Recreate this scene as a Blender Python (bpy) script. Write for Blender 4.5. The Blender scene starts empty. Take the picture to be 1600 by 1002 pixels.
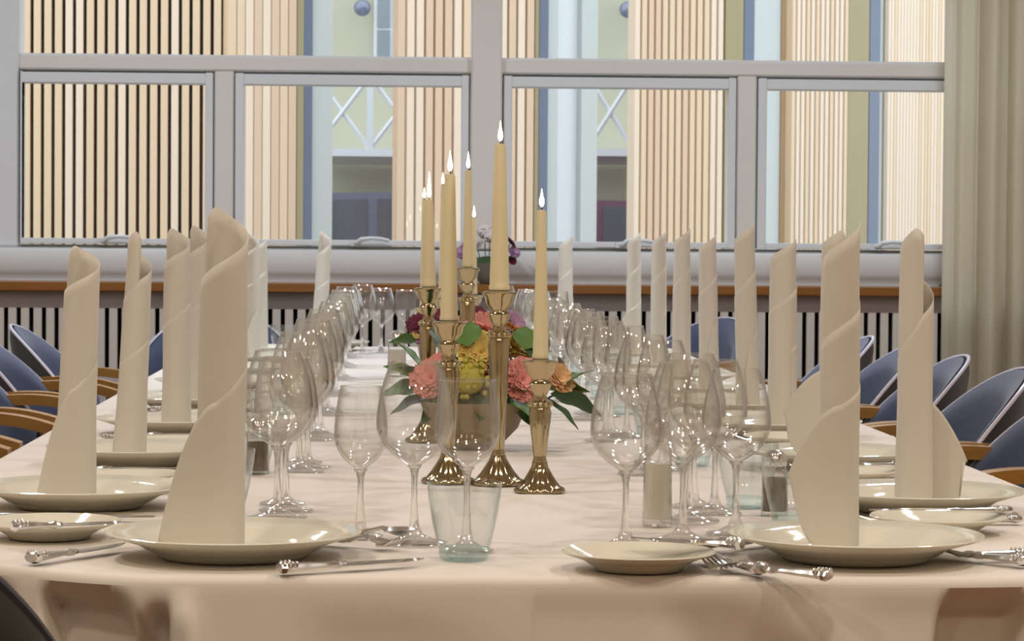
import bpy, math, random
from mathutils import Vector, Matrix
random.seed(7)
sc = bpy.context.scene
COL = sc.collection
PI = math.pi
# ------------------------------------------------------------------ camera
F = 4200.0
YAW = math.atan(180 / F); PITCH = math.atan(126 / F); ROLL = math.radians(0.42)
CAM = Vector((0, 0, 1.09))
fw = Vector((math.sin(YAW) * math.cos(PITCH), math.cos(YAW) * math.cos(PITCH), -math.sin(PITCH)))
r0 = Vector((math.cos(YAW), -math.sin(YAW), 0)); u0 = r0.cross(fw)
rt = r0 * math.cos(ROLL) + u0 * math.sin(ROLL)
up = -r0 * math.sin(ROLL) + u0 * math.cos(ROLL)
cd = bpy.data.cameras.new('camera'); cam = bpy.data.objects.new('camera', cd); COL.objects.link(cam)
cd.sensor_width = 36; cd.lens = F / 1600 * 36; cd.clip_end = 200; cd.clip_start = 0.05
M3 = Matrix((rt, up, -fw)).transposed()
cam.matrix_world = Matrix.Translation(CAM) @ M3.to_4x4()
sc.camera = cam
cd.dof.use_dof = True; cd.dof.focus_distance = 3.6; cd.dof.aperture_fstop = 32
# ------------------------------------------------------------------ world, lights, exposure
w = bpy.data.worlds.new('overcast_sky'); sc.world = w; w.use_nodes = True
bg = w.node_tree.nodes['Background']
bg.inputs[0].default_value = (0.90, 0.95, 1.0, 1); bg.inputs[1].default_value = 2.0
def lamp(x, y, power, r=.11, col=(1, .80, .58), z=3.06):
    d = bpy.data.lights.new('ceiling_or_fill_lamp', 'AREA'); d.shape = 'DISK'; d.size = r * 2; d.energy = power; d.color = col
    o = bpy.data.objects.new('ceiling_or_fill_lamp', d); o.location = (x, y, z); COL.objects.link(o)
WARM, NEUT, COOL_FILL = (1, .87, .72), (1, .93, .86), (.80, .88, 1)
for (x, y, p, c) in ((-1.5, -1.0, 14, WARM), (.15, -1.0, 14, WARM), (1.8, -1.0, 14, WARM), (-1.5, 1.2, 17, WARM), (.15, 1.2, 17, WARM), (1.8, 1.2, 17, WARM),
                     (-1.3, 3.2, 17, NEUT), (1.6, 3.2, 17, NEUT), (-1.3, 5.2, 12, NEUT), (1.6, 5.2, 12, NEUT), (-1.3, 7.4, 46, COOL_FILL), (1.6, 7.4, 46, COOL_FILL)):  # cool pair is added fill: brightens window wall, tints far end like daylight
    lamp(x, y, p, col=c)
sc.view_settings.view_transform = 'Standard'; sc.view_settings.look = 'None'
sc.view_settings.gamma = 1; sc.view_settings.use_curve_mapping = False
sc.view_settings.exposure = 0.12
cy = sc.cycles
cy.max_bounces = 14; cy.transmission_bounces = 14; cy.glossy_bounces = 6; cy.diffuse_bounces = 4
cy.transparent_max_bounces = 96; cy.sample_clamp_indirect = 6; cy.caustics_refractive = False; cy.caustics_reflective = False
cy.use_denoising = True

# ------------------------------------------------------------------ pixel -> place helpers
def ray(px, py):
    return fw + rt * ((px - 800) / F) + up * ((501 - py) / F)
def onZ(px, py, z):
    d = ray(px, py); return CAM + d * ((z - CAM.z) / d.z)
def onY(px, py, y):
    d = ray(px, py); return CAM + d * (y / d.y)
TZ = 0.75   # table surface
def srgb(r, g, b):
    f = lambda c: (c / 255 / 12.92) if c / 255 <= .04045 else ((c / 255 + .055) / 1.055) ** 2.4
    return (f(r), f(g), f(b), 1)
# ------------------------------------------------------------------ materials
def mat(name, col, rough=.6, metal=0, spec=.5, noise=None, bump=None, emit=None, sheen=0):
    m = bpy.data.materials.new(name); m.use_nodes = True
    nt = m.node_tree; b = nt.nodes['Principled BSDF']
    b.inputs['Base Color'].default_value = col; b.inputs['Roughness'].default_value = rough
    b.inputs['Metallic'].default_value = metal; b.inputs['Specular IOR Level'].default_value = spec
    if sheen: b.inputs['Sheen Weight'].default_value = sheen
    tc = None
    if noise or bump:
        tc = nt.nodes.new('ShaderNodeTexCoord')
        mp = nt.nodes.new('ShaderNodeMapping'); nt.links.new(tc.outputs['Object'], mp.inputs[0])
    if noise:      # (scale, stretch xyz, amount)
        s, st, a = noise
        mp.inputs['Scale'].default_value = st
        n = nt.nodes.new('ShaderNodeTexNoise'); n.inputs['Scale'].default_value = s; n.inputs['Detail'].default_value = 4
        nt.links.new(mp.outputs[0], n.inputs['Vector'])
        mx = nt.nodes.new('ShaderNodeMix'); mx.data_type = 'RGBA'
        mx.inputs[6].default_value = [c * (1 - a) for c in col[:3]] + [1]; mx.inputs[7].default_value = [min(1, c * (1 + a)) for c in col[:3]] + [1]
        nt.links.new(n.outputs['Fac'], mx.inputs[0]); nt.links.new(mx.outputs[2], b.inputs['Base Color'])
    if bump:       # (scale, strength, distance)
        n2 = nt.nodes.new('ShaderNodeTexNoise'); n2.inputs['Scale'].default_value = bump[0]; n2.inputs['Detail'].default_value = 3
        nt.links.new(tc.outputs['Object'], n2.inputs['Vector'])
        bp = nt.nodes.new('ShaderNodeBump'); bp.inputs['Strength'].default_value = bump[1]; bp.inputs['Distance'].default_value = bump[2]
        nt.links.new(n2.outputs['Fac'], bp.inputs['Height']); nt.links.new(bp.outputs[0], b.inputs['Normal'])
    if emit:
        b.inputs['Emission Color'].default_value = emit[0]; b.inputs['Emission Strength'].default_value = emit[1]
    return m
def cloth_mat(name, col, transl=.0, weave=900):
    m = mat(name, col, .85, sheen=.1, bump=(weave, .15, .0006))
    if transl:
        nt = m.node_tree; b = nt.nodes['Principled BSDF']; out = nt.nodes['Material Output']
        t = nt.nodes.new('ShaderNodeBsdfTranslucent'); t.inputs[0].default_value = col
        mx = nt.nodes.new('ShaderNodeMixShader'); mx.inputs[0].default_value = transl
        nt.links.new(b.outputs[0], mx.inputs[1]); nt.links.new(t.outputs[0], mx.inputs[2]); nt.links.new(mx.outputs[0], out.inputs[0])
    return m
def thin_glass(name, tint=(1, 1, 1, 1), edge=(.62, .6, .55, 1), f0=.04, k=.75, rough=0.0, pwr=3.5):
    """thin clear wall: straight-through light, more reflection and more absorption at a grazing angle"""
    m = bpy.data.materials.new(name); m.use_nodes = True; nt = m.node_tree; nt.nodes.remove(nt.nodes['Principled BSDF'])
    out = nt.nodes['Material Output']
    lw = nt.nodes.new('ShaderNodeLayerWeight'); lw.inputs['Blend'].default_value = .5
    pw = nt.nodes.new('ShaderNodeMath'); pw.operation = 'POWER'; pw.inputs[1].default_value = pwr
    nt.links.new(lw.outputs['Facing'], pw.inputs[0])
    mc = nt.nodes.new('ShaderNodeMix'); mc.data_type = 'RGBA'; mc.inputs[6].default_value = tint; mc.inputs[7].default_value = edge
    nt.links.new(pw.outputs[0], mc.inputs[0])
    t = nt.nodes.new('ShaderNodeBsdfTransparent'); nt.links.new(mc.outputs[2], t.inputs[0])
    g = nt.nodes.new('ShaderNodeBsdfGlossy'); g.inputs['Roughness'].default_value = rough; g.inputs[0].default_value = (1, 1, 1, 1)
    ma = nt.nodes.new('ShaderNodeMath'); ma.operation = 'MULTIPLY_ADD'; ma.inputs[1].default_value = k; ma.inputs[2].default_value = f0
    nt.links.new(pw.outputs[0], ma.inputs[0])
    mx = nt.nodes.new('ShaderNodeMixShader'); nt.links.new(ma.outputs[0], mx.inputs[0])
    nt.links.new(t.outputs[0], mx.inputs[1]); nt.links.new(g.outputs[0], mx.inputs[2]); nt.links.new(mx.outputs[0], out.inputs[0])
    return m
def solid_glass(name, col=(1, 1, 1, 1), clear=.4):
    m = bpy.data.materials.new(name); m.use_nodes = True; nt = m.node_tree; nt.nodes.remove(nt.nodes['Principled BSDF'])
    out = nt.nodes['Material Output']
    g = nt.nodes.new('ShaderNodeBsdfGlass'); g.inputs['IOR'].default_value = 1.48; g.inputs[0].default_value = col
    t = nt.nodes.new('ShaderNodeBsdfTransparent'); t.inputs[0].default_value = col
    mx = nt.nodes.new('ShaderNodeMixShader'); mx.inputs[0].default_value = clear
    nt.links.new(g.outputs[0], mx.inputs[1]); nt.links.new(t.outputs[0], mx.inputs[2]); nt.links.new(mx.outputs[0], out.inputs[0])
    return m
M = dict(
    wall=mat('wall_paint', srgb(226, 218, 204), .8, noise=(3, (1, 1, 1), .02)),
    ceiling=mat('ceiling_paint', srgb(238, 234, 226), .85, noise=(3, (1, 1, 1), .02)),
    floor=mat('floor_wood', srgb(120, 84, 52), .35, noise=(4, (1, 12, 1), .25)),
    frame=mat('window_paint', srgb(222, 219, 212), .38, noise=(5, (1, 1, 1), .02)),
    sash=mat('sash_paint', srgb(220, 223, 226), .35, noise=(5, (1, 1, 1), .02)),
    sill=mat('sill_paint', srgb(214, 216, 215), .45, noise=(4, (1, 1, 1), .02)),
    ledge=mat('ledge_oak', srgb(132, 84, 36), .28, noise=(6, (1, 14, 14), .25)),
    grey=mat('grille_paint', srgb(176, 171, 176), .5, noise=(4, (1, 1, 1), .03)),
    bar=mat('bar_paint', srgb(200, 192, 180), .5, noise=(4, (1, 1, 1), .03)),
    black=mat('dark_gap', srgb(16, 14, 14), .9),
    gasket=mat('gasket_rubber', srgb(60, 62, 68), .6),
    slat=mat('larch_slat', srgb(218, 194, 162), .6, noise=(3, (10, 10, .4), .14)),
    slat2=mat('larch_slat_pale', srgb(226, 208, 186), .6, noise=(3, (10, 10, .4), .10)),
    slat3=mat('larch_slat_rosy', srgb(212, 184, 158), .6, noise=(3, (10, 10, .4), .12)),
    backing=mat('facade_backing', srgb(70, 58, 60), .8, noise=(6, (1, 1, 1), .2)),
    backing2=mat('facade_backing_tan', srgb(140, 112, 92), .8, noise=(6, (1, 1, 1), .1)),
    olive=mat('olive_reveal', srgb(156, 146, 112), .7, noise=(5, (1, 1, .4), .06)),
    blueg=mat('blue_grey_frame', srgb(96, 108, 130), .5, noise=(5, (1, 1, 1), .06)),
    pale=mat('pale_panel', srgb(186, 194, 192), .4, noise=(4, (6, 6, .2), .04)),
    brownp=mat('brown_reveal', srgb(160, 132, 98), .6, noise=(4, (6, 6, .2), .06)),
    cream=mat('cream_render', srgb(184, 184, 164), .85, noise=(2, (1, 1, 1), .05)),
    white=mat('white_metal', srgb(214, 220, 224), .4, noise=(5, (1, 1, 1), .02)),
    dimglass=mat('far_window_glass', srgb(120, 134, 142), .12, spec=.8, noise=(1.5, (1, 1, 1), .2)),
    road=mat('asphalt', srgb(128, 128, 126), .9, noise=(30, (1, 1, 1), .12)),
    carpaint=mat('car_paint', srgb(126, 134, 156), .25, metal=.3, noise=(1, (1, 1, 1), .05)),
    carglass=mat('car_glass', srgb(92, 96, 108), .1, spec=.8, noise=(3, (1, 1, 1), .25)),
    red=mat('red_paint', srgb(118, 84, 104), .4, noise=(4, (1, 1, 1), .1)),
    rubber=mat('tyre_rubber', srgb(30, 30, 32), .8),
    cloth=cloth_mat('tablecloth_linen', srgb(224, 215, 205)),
    napkin=cloth_mat('napkin_linen', srgb(224, 217, 204), .16),
    porcelain=mat('porcelain', srgb(222, 218, 200), .07, spec=.6, noise=(3, (1, 1, 1), .015)),
    silver=mat('silver_cutlery', srgb(235, 235, 235), .16, metal=1, noise=(20, (1, 1, 1), .03)),
    gilt=mat('warm_silver', srgb(186, 170, 136), .12, metal=1, noise=(20, (1, 1, 1), .06), bump=(60, .1, .0008)),
    wax=mat('candle_wax', srgb(222, 208, 168), .45, noise=(6, (1, 1, .3), .03)),
    wick=mat('wick', srgb(40, 32, 28), .9),
    flame=mat('flame', srgb(255, 220, 150), .5, emit=((1, .80, .48, 1), 9)),
    pot=mat('stoneware_pot', srgb(140, 122, 92), .5, noise=(8, (1, 1, 1), .10), bump=(80, .2, .001)),
    potgrey=mat('grey_pot', srgb(112, 112, 104), .6, noise=(8, (1, 1, 1), .10)),
    leaf=mat('leaf_green', srgb(78, 116, 40), .6, noise=(18, (1, 1, 1), .3)),
    leafd=mat('leaf_dark', srgb(50, 80, 34), .6, noise=(18, (1, 1, 1), .3)),
    pink=mat('petal_pink', srgb(222, 146, 134), .6, noise=(30, (1, 1, 1), .14)),
    peach=mat('petal_peach', srgb(226, 178, 128), .6, noise=(30, (1, 1, 1), .12)),
    yellow=mat('petal_yellow', srgb(218, 188, 100), .6, noise=(30, (1, 1, 1), .12)),
    burg=mat('petal_burgundy', srgb(110, 34, 60), .6, noise=(30, (1, 1, 1), .2)),
    mauve=mat('petal_mauve', srgb(178, 138, 170), .6, noise=(30, (1, 1, 1), .15)),
    whitep=mat('petal_white', srgb(214, 208, 204), .6, noise=(30, (1, 1, 1), .08)),
    bud=mat('bud_yellowgreen', srgb(170, 160, 60), .6, noise=(30, (1, 1, 1), .3)),
    blue=mat('blue_velour', srgb(70, 79, 104), .9, sheen=.25, noise=(160, (1, 1, 1), .22), bump=(300, .2, .001)),
    shell=mat('dark_shell', srgb(34, 34, 40), .28, noise=(4, (1, 1, 1), .2)),
    shellg=mat('green_black_leather', srgb(34, 40, 34), .35, noise=(8, (1, 1, 1), .2)),
    piping=mat('pale_piping', srgb(196, 192, 206), .35),
    oak=mat('oak_arm', srgb(168, 122, 62), .25, noise=(5, (2, 14, 14), .22)),
    curtain=cloth_mat('curtain_linen', srgb(220, 212, 190), .6, 500),
    salt=mat('salt_grains', srgb(232, 226, 212), .8, noise=(300, (1, 1, 1), .04)),
    pepper=mat('pepper_grains', srgb(92, 78, 60), .8, noise=(300, (1, 1, 1), .4)),
    brass=mat('old_brass', srgb(150, 128, 92), .3, metal=1, noise=(10, (1, 1, 1), .1)),
    wine=thin_glass('wine_glass_wall', (.99, .99, .985, 1), (.46, .43, .38, 1), .055, .8, pwr=2.9),
    stem=solid_glass('wine_glass_stem', (.99, .99, .98, 1), .35),
    footg=thin_glass('wine_glass_foot', (.97, .97, .97, 1), (.8, .8, .78, 1), .16, .8),
    aqua=thin_glass('tumbler_wall', (.965, .98, .98, 1), (.66, .74, .74, 1), .05, .7),
    aquab=solid_glass('tumbler_base_glass', (.88, .97, .98, 1), .75),
    pane=thin_glass('window_pane', (.985, .99, .99, 1), (.8, .85, .85, 1), .03, .5),
)
# ------------------------------------------------------------------ mesh helpers
class MB:
    def __init__(s): s.v = []; s.f = []
    def add(s, v, f):
        n = len(s.v); s.v += [tuple(p) for p in v]; s.f += [tuple(i + n for i in q) for q in f]; return s
    def box(s, x0, x1, y0, y1, z0, z1, b=0):
        if b:
            return s.bbox(x0, x1, y0, y1, z0, z1, b)
        v = [(x, y, z) for z in (z0, z1) for y in (y0, y1) for x in (x0, x1)]
        return s.add(v, [(0, 2, 3, 1), (4, 5, 7, 6), (0, 1, 5, 4), (2, 6, 7, 3), (0, 4, 6, 2), (1, 3, 7, 5)])
    def bbox(s, x0, x1, y0, y1, z0, z1, b):
        v = []; P = ((x0, x1), (y0, y1), (z0, z1)); idx = {}
        for i in (0, 1):
            for j in (0, 1):
                for k in (0, 1):
                    for ax in range(3):
                        p = []
                        for a, q in enumerate((i, j, k)):
                            c = P[a][q]
                            if a != ax: c += b if q == 0 else -b
                            p.append(c)
                        idx[(i, j, k, ax)] = len(v); v.append(tuple(p))
        f = []
        o = lambda a, b_: [(a, b_)]
        for ax in range(3):
            a1, a2 = [a for a in range(3) if a != ax]
            for q in (0, 1):
                ring = []
                for (m, n) in ((0, 0), (1, 0), (1, 1), (0, 1)):
                    c = [0, 0, 0]; c[ax] = q; c[a1] = m; c[a2] = n; ring.append(idx[(*c, ax)])
                f.append(ring if (q == 1) == (ax != 1) else ring[::-1])
        for ax in range(3):            # edges along ax
            a1, a2 = [a for a in range(3) if a != ax]
            for m in (0, 1):
                for n in (0, 1):
                    c0 = [0, 0, 0]; c0[a1] = m; c0[a2] = n; c1 = list(c0); c1[ax] = 1
                    f.append([idx[(*c0, a1)], idx[(*c0, a2)], idx[(*c1, a2)], idx[(*c1, a1)]])
        for i in (0, 1):
            for j in (0, 1):
                for k in (0, 1):
                    f.append([idx[(i, j, k, a)] for a in range(3)])
        return s.add(v, f)
    def lathe(s, prof, n=32, cx=0, cy=0, close=False, mod=None):
        v = []; f = []; m = len(prof)
        for (r, z) in prof:
            for k in range(n):
                a = 2 * PI * k / n; rr = r * (mod(a, z) if mod else 1)
                v.append((cx + rr * math.cos(a), cy + rr * math.sin(a), z))
        for i in range(m - 1 if not close else m):
            i2 = (i + 1) % m
            for k in range(n):
                k2 = (k + 1) % n
                f.append((i * n + k, i * n + k2, i2 * n + k2, i2 * n + k))
        return s.add(v, f)
    def tube(s, pts, rad, n=8, cap=True, flat=1.0):
        pts = [Vector(p) for p in pts]; m = len(pts); v = []; f = []
        if not hasattr(rad, '__len__'): rad = [rad] * m
        for i, p in enumerate(pts):
            t = (pts[min(i + 1, m - 1)] - pts[max(i - 1, 0)]).normalized()
            a = Vector((0, 0, 1)) if abs(t.z) < .9 else Vector((1, 0, 0))
            u = t.cross(a).normalized(); w_ = u.cross(t).normalized()
            for k in range(n):
                th = 2 * PI * k / n
                v.append(p + (u * math.cos(th) + w_ * math.sin(th) * flat) * rad[i])
        for i in range(m - 1):
            for k in range(n):
                k2 = (k + 1) % n; f.append((i * n + k, i * n + k2, (i + 1) * n + k2, (i + 1) * n + k))
        if cap: f.append(tuple(range(n))[::-1]); f.append(tuple(range((m - 1) * n, m * n)))
        return s.add(v, f)
    def ball(s, c, r, n=12, sz=1):
        pr = [(max(1e-5, r * math.sin(PI * i / n)), -r * sz * math.cos(PI * i / n) + c[2]) for i in range(n + 1)]
        return s.lathe(pr, n + 4, c[0], c[1])
    def grid(s, fn, nu, nv, thick=0, nrm=None):
        v = [fn(i / nu, j / nv) for i in range(nu + 1) for j in range(nv + 1)]
        f = [(i * (nv + 1) + j, (i + 1) * (nv + 1) + j, (i + 1) * (nv + 1) + j + 1, i * (nv + 1) + j + 1) for i in range(nu) for j in range(nv)]
        return s.add(v, f)
    def mesh(s, name, m, smooth=True, sharp=35):
        me = bpy.data.meshes.new(name); me.from_pydata(s.v, [], s.f); me.materials.append(m)
        me.validate()
        if smooth:
            me.polygons.foreach_set('use_smooth', [True] * len(me.polygons))
            try: me.set_sharp_from_angle(angle=math.radians(sharp))
            except Exception: pass
        return me
def obj(name, me, parent=None, loc=(0, 0, 0), rot=(0, 0, 0), scale=(1, 1, 1)):
    o = bpy.data.objects.new(name, me); COL.objects.link(o); o.location = loc; o.rotation_euler = rot; o.scale = scale
    if parent: o.parent = parent
    return o
def build(mb, name, m, parent=None, smooth=True, sharp=35, **k):
    return obj(name, mb.mesh(name, m, smooth, sharp), parent, **k)
def tag(o, label, cat, group=None, kind=None):
    if label: o['label'] = label
    if cat: o['category'] = cat
    if group: o['group'] = group
    if kind: o['kind'] = kind
    return o
def thing(name, label, cat, loc=(0, 0, 0), rz=0, group=None):
    o = bpy.data.objects.new(name, None); COL.objects.link(o); o.empty_display_size = .05
    o.location = loc; o.rotation_euler = (0, 0, rz); return tag(o, label, cat, group)
def dup(root, loc, rz, label, group=None):
    r = root.copy(); COL.objects.link(r); r.location = loc; r.rotation_euler = (0, 0, rz); r['label'] = label
    if group: r['group'] = group
    for ch in root.children:
        c = ch.copy(); COL.objects.link(c); c.parent = r
        for g in ch.children:
            d = g.copy(); COL.objects.link(d); d.parent = c
    return r
def struct(o, label=None):
    o['kind'] = 'structure'
    if label: o['label'] = label
    return o
def solid(o, t, off=0):
    md = o.modifiers.new('thickness', 'SOLIDIFY'); md.thickness = t; md.offset = off
def lerp(a, b, t): return a + (b - a) * t
def smooth01(t): t = max(0, min(1, t)); return t * t * (3 - 2 * t)
def interp(tab, x):
    if x <= tab[0][0]: return tab[0][1]
    for (a, b), (c, d) in zip(tab, tab[1:]):
        if x <= c: return b + (d - b) * smooth01((x - a) / (c - a))
    return tab[-1][1]

# ================================================================== ROOM SHELL
WY = 9.80
XL, XR, YB, ZC = -3.4, 3.9, -3.2, 3.1
struct(build(MB().box(XL - .2, XR + .2, YB - .2, WY + .3, -.12, 0), 'floor', M['floor'], smooth=False), 'brown wooden floor under the table')
struct(build(MB().box(XL - .2, XR + .2, YB - .2, WY + .3, ZC, ZC + .12), 'ceiling', M['ceiling'], smooth=False))
struct(build(MB().box(XL - .2, XL, YB, WY + .3, 0, ZC), 'wall_left', M['wall'], smooth=False))
struct(build(MB().box(XR, XR + .2, YB, WY + .3, 0, ZC), 'wall_right', M['wall'], smooth=False))
struct(build(MB().box(XL, XR, YB - .2, YB, 0, ZC), 'wall_back', M['wall'], smooth=False))
wx = lambda px: onY(px, 240, WY).x
wz = lambda py: onY(800, py, WY).z
WX0, WX1 = wx(30), 2.35
ZS = wz(391)
wl = MB().box(XL, WX0 - .25, WY, WY + .3, 0, ZC).box(WX1, XR, WY, WY + .3, 0, ZC).box(WX0 - .25, WX1, WY, WY + .3, 2.45, ZC)
wl.box(WX0 - .25, WX1, WY + .06, WY + .3, 0, ZS - .02)
struct(build(wl, 'wall_window', M['wall'], smooth=False), 'wall around the wide window')
# ---- window
win = thing('window_1', None, None, (0, 0, 0)); struct(win, 'wide white framed window with large upper panes above four lower sashes')
def wbox(x0, x1, z0, z1, y0, y1, name, m, b=.006, parent=win):
    return build(MB().box(x0, x1, WY + y0, WY + y1, z0, z1, b), name, m, parent, smooth=False)
zt0, zt1 = wz(116), wz(93)
wbox(WX0 - .25, WX0 - .10, ZS, 2.45, -.06, .14, 'jamb', M['frame'])
wbox(WX0 - .10, WX0, ZS, 2.45, -.02, .14, 'jamb', M['sash'])
wbox(WX0, WX1, 2.36, 2.45, 0, .14, 'head_rail', M['frame'])
wbox(WX0, WX1, zt0, zt1, -.02, .14, 'transom', M['frame'])
mull = ((335, 366, -.018), (735, 783, -.05), (1150, 1181, -.018))
for a, b, y in mull:
    wbox(wx(a), wx(b), ZS, 2.36 if (b - a) > 40 else zt0, y, .14, 'mullion', M['frame'])
wbox(WX0, WX1, ZS, wz(387), -.0, .14, 'bottom_rail', M['frame'])
cols = ((33, 335, 322), (366, 734, 718), (784, 1150, 1134), (1181, 1545, 1530))
for i, (a, b, gb) in enumerate(cols):
    x0, x1 = wx(a), wx(b); z0, z1 = wz(386), wz(119)
    gl = x0 + (.004 if i == 0 else .036); gr = x1 - .032; gz0, gz1 = wz(377), wz(137)
    s = build(MB().box(x0 + .004, gl, WY - .028, WY + .05, z0, z1, .003).box(gr, x1 - .004, WY - .028, WY + .05, z0, z1, .003)
              .box(gl, gr, WY - .028, WY + .05, gz1, z1 - .003, .003).box(gl, gr, WY - .028, WY + .05, z0, gz0, .003), 'sash', M['sash'], win, smooth=False)
    build(MB().box(gl, gr, WY + .015, WY + .02, gz0, gz1), 'pane', M['pane'], s, smooth=False)
    g = .008
    build(MB().box(x0, x1, WY - .006, WY + .005, z0, z0 + .004).box(x0, x1, WY - .006, WY + .005, z1 - .002, z1 + .004)
          .box(x0, x0 + .004, WY - .006, WY + .005, z0, z1).box(x1 - .004, x1, WY - .006, WY + .005, z0, z1), 'gasket', M['gasket'], s, smooth=False)
    # handle: curved lever lying along the bottom rail
    hx = (wx(178), wx(572), wx(985), wx(1382))[i]; hz = wz(381)
    h = MB().tube([(hx - .035, WY - .03, hz - .002), (hx - .03, WY - .055, hz), (hx - .015, WY - .062, hz + .012), (hx + .02, WY - .062, hz + .016),
                   (hx + .055, WY - .06, hz + .014), (hx + .085, WY - .055, hz + .008)], [.008, .009, .008, .007, .007, .006], 8)
    h.box(hx - .055, hx - .015, WY - .035, WY - .026, hz - .012, hz + .010)
    build(h, 'window_handle', M['white'], win)
for a, b in ((33, 734), (784, 1545)):
    wbox(wx(a), wx(b), zt1, 2.36, .05, .055, 'pane', M['pane'], 0)
    wbox(wx(a), wx(b), zt1, zt1 + .006, .0, .05, 'glazing_bead', M['sash'], 0)
# ---- apron board, ledge, grille
zled = wz(443)
apr = MB()
pr = [(-.010, wz(391)), (-.045, wz(393)), (-.05, wz(397)), (-.05, wz(425)), (-.04, wz(432)), (-.028, wz(439)), (-.028, zled)]
apr.grid(lambda u, v: (lerp(XL, XR, u), WY + pr[round(v * 6)][0], pr[round(v * 6)][1]), 1, 6)
struct(build(apr, 'trim_1', M['sill'], smooth=True, sharp=50), 'white apron board under the window')
LY = WY - .34
struct(build(MB().box(XL, XR - 0, LY, WY + .05, wz(457), zled, .004), 'trim_2', M['ledge'], smooth=False), 'orange-brown oak ledge running under the window')
RX0, RX1 = XL, wx(1468)
gr = thing('radiator_grille', 'grey radiator cover with upright bars and dark gaps below the oak ledge', 'radiator cover', ((RX0 + RX1) / 2, LY + .06, 0))
ox = -(RX0 + RX1) / 2
GY = 0
zb0, zb1 = onY(800, 592, LY).z, onY(800, 486, LY).z
build(MB().box(RX0 + ox, RX1 + ox, .0, .02, zb1, onY(800, 459, LY).z, 0), 'top_panel', M['grey'], gr, smooth=False)
build(MB().box(RX0 + ox, RX1 + ox, .0, .02, .08, zb0, 0), 'bottom_panel', M['grey'], gr, smooth=False)
build(MB().box(RX0 + ox, RX1 + ox, .06, .07, .08, zb1 + .05, 0), 'backing', M['black'], gr, smooth=False)
build(MB().box(RX1 + ox, RX1 + ox + .02, .0, .27, .0, zb1 + .1, 0), 'end_panel', M['shell'], gr, smooth=False)
pitch = 19.6 * LY / F
nb = int((RX1 - RX0) / pitch)
barme = MB().box(-pitch * .33, pitch * .33, 0, .02, zb0, zb1, .002).mesh('grille_bar', M['bar'], False)
for k in range(nb):
    x = RX1 - pitch * (k + .6)
    if x < -1.75: break
    obj('grille_bar', barme, gr, (x + ox, 0, 0))
build(MB().box(RX0 + ox, x + pitch * .4 + ox, .0, .02, zb0, zb1, 0), 'plain_panel', M['grey'], gr, smooth=False)
# ---- curtain
cx0 = onY(1476, 300, 9.3).x
def cur(u, v):
    x = lerp(cx0, cx0 + 1.0, u)
    z = lerp(.03, 2.8, v)
    s = u * 1.0
    y = 9.33 + .045 * math.sin(s * 62 + .6 * math.sin(z * 1.3)) * smooth01(s / .12) + .02 * math.sin(s * 23 + 1) * smooth01(s / .1) + .004 * math.sin(s * 170)
    return (x + .012 * math.sin(s * 62 + 1.2) * smooth01(s / .1), y, z)
cu = build(MB().grid(cur, 260, 12), 'curtain', M['curtain'], sharp=180)
tag(cu, 'beige floor-length linen curtain hanging in folds at the right of the window', 'curtain'); 
# ================================================================== OUTSIDE
struct(build(MB().box(-12, 14, WY + .3, 40, -.2, 0), 'ground', M['road'], smooth=False))
P = [(20, 14.6), (350, 14.6), (352, 14.6), (462, 15.3), (617, 15.5), (735, 15.8), (835, 16.0), (985, 16.3), (1170, 17.0), (1230, 17.3), (1325, 18.1), (1385, 18.6), (1700, 21.5)]
def fy(px):
    for (a, b), (c, d) in zip(P, P[1:]):
        if px <= c: return lerp(b, d, (px - a) / (c - a))
    return P[-1][1]
def fp(px, dy=0):
    p = onY(px, 240, fy(px)); k = 1 + dy / p.y; return Vector((p.x * k, p.y * k, 0))
bld = thing('slatted_building', 'building clad in upright larch slats with tall recessed windows, across the yard outside', 'building', (0, 15, 0))
HB = 3.6
slatme = {k: MB().box(-.5, .5, -.5, .5, 0, HB).mesh('slat', M[k], False) for k in ('slat', 'slat2', 'slat3')}
def slats(a, b, n, fill, depth, keys):
    for k in range(n):
        pa = a + (b - a) * k / n; pb = pa + (b - a) / n * fill
        A, B = fp(pa), fp(pb); d = B - A; ang = math.atan2(d.y, d.x)
        c = (A + B) / 2
        obj('slat', slatme[random.choice(keys)], bld, (c.x, c.y + depth / 2 - 15, 0), (0, 0, ang), (d.length, depth, 1))
def strip(a, b, name, m, dy=0, th=.05):
    A, B = fp(a, dy), fp(b, dy); d = B - A; c = (A + B) / 2
    o = build(MB().box(-.5, .5, -.5, .5, 0, HB), name, m, bld, smooth=False)
    o.location = (c.x, c.y + th / 2 - 15, 0); o.rotation_euler = (0, 0, math.atan2(d.y, d.x)); o.scale = (d.length, th, 1)
slats(-80, 350, 26, .66, .05, ('slat', 'slat', 'slat3', 'slat2'))
slats(352, 460, 8, .86, .035, ('slat2', 'slat', 'slat3'))
slats(617, 735, 8, .74, .05, ('slat2', 'slat', 'slat3'))
slats(735, 834, 7, .74, .05, ('slat2', 'slat', 'slat3'))
slats(987, 1128, 13, .68, .05, ('slat2', 'slat', 'slat3'))
slats(1232, 1322, 12, .62, .05, ('slat2', 'slat2', 'slat'))
slats(1384, 1560, 36, .80, .03, ('slat2', 'slat2', 'slat'))
strip(-120, 351, 'backing_board', M['backing'], .1)
strip(351, 461, 'backing_board', M['backing2'], .1)
for a, b in ((617, 735), (735, 834), (987, 1128), (1232, 1322), (1384, 1600)):
    strip(a, b, 'backing_board', M['backing2'], .12)
for a, b in ((460, 470), (832, 838), (1128, 1156), (1320, 1352)): strip(a, b, 'reveal_panel', M['olive'], .04)
for a, b in ((469, 484), (837, 851), (1155, 1171), (1351, 1367)): strip(a, b, 'window_frame', M['blueg'], .06, .08)
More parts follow.
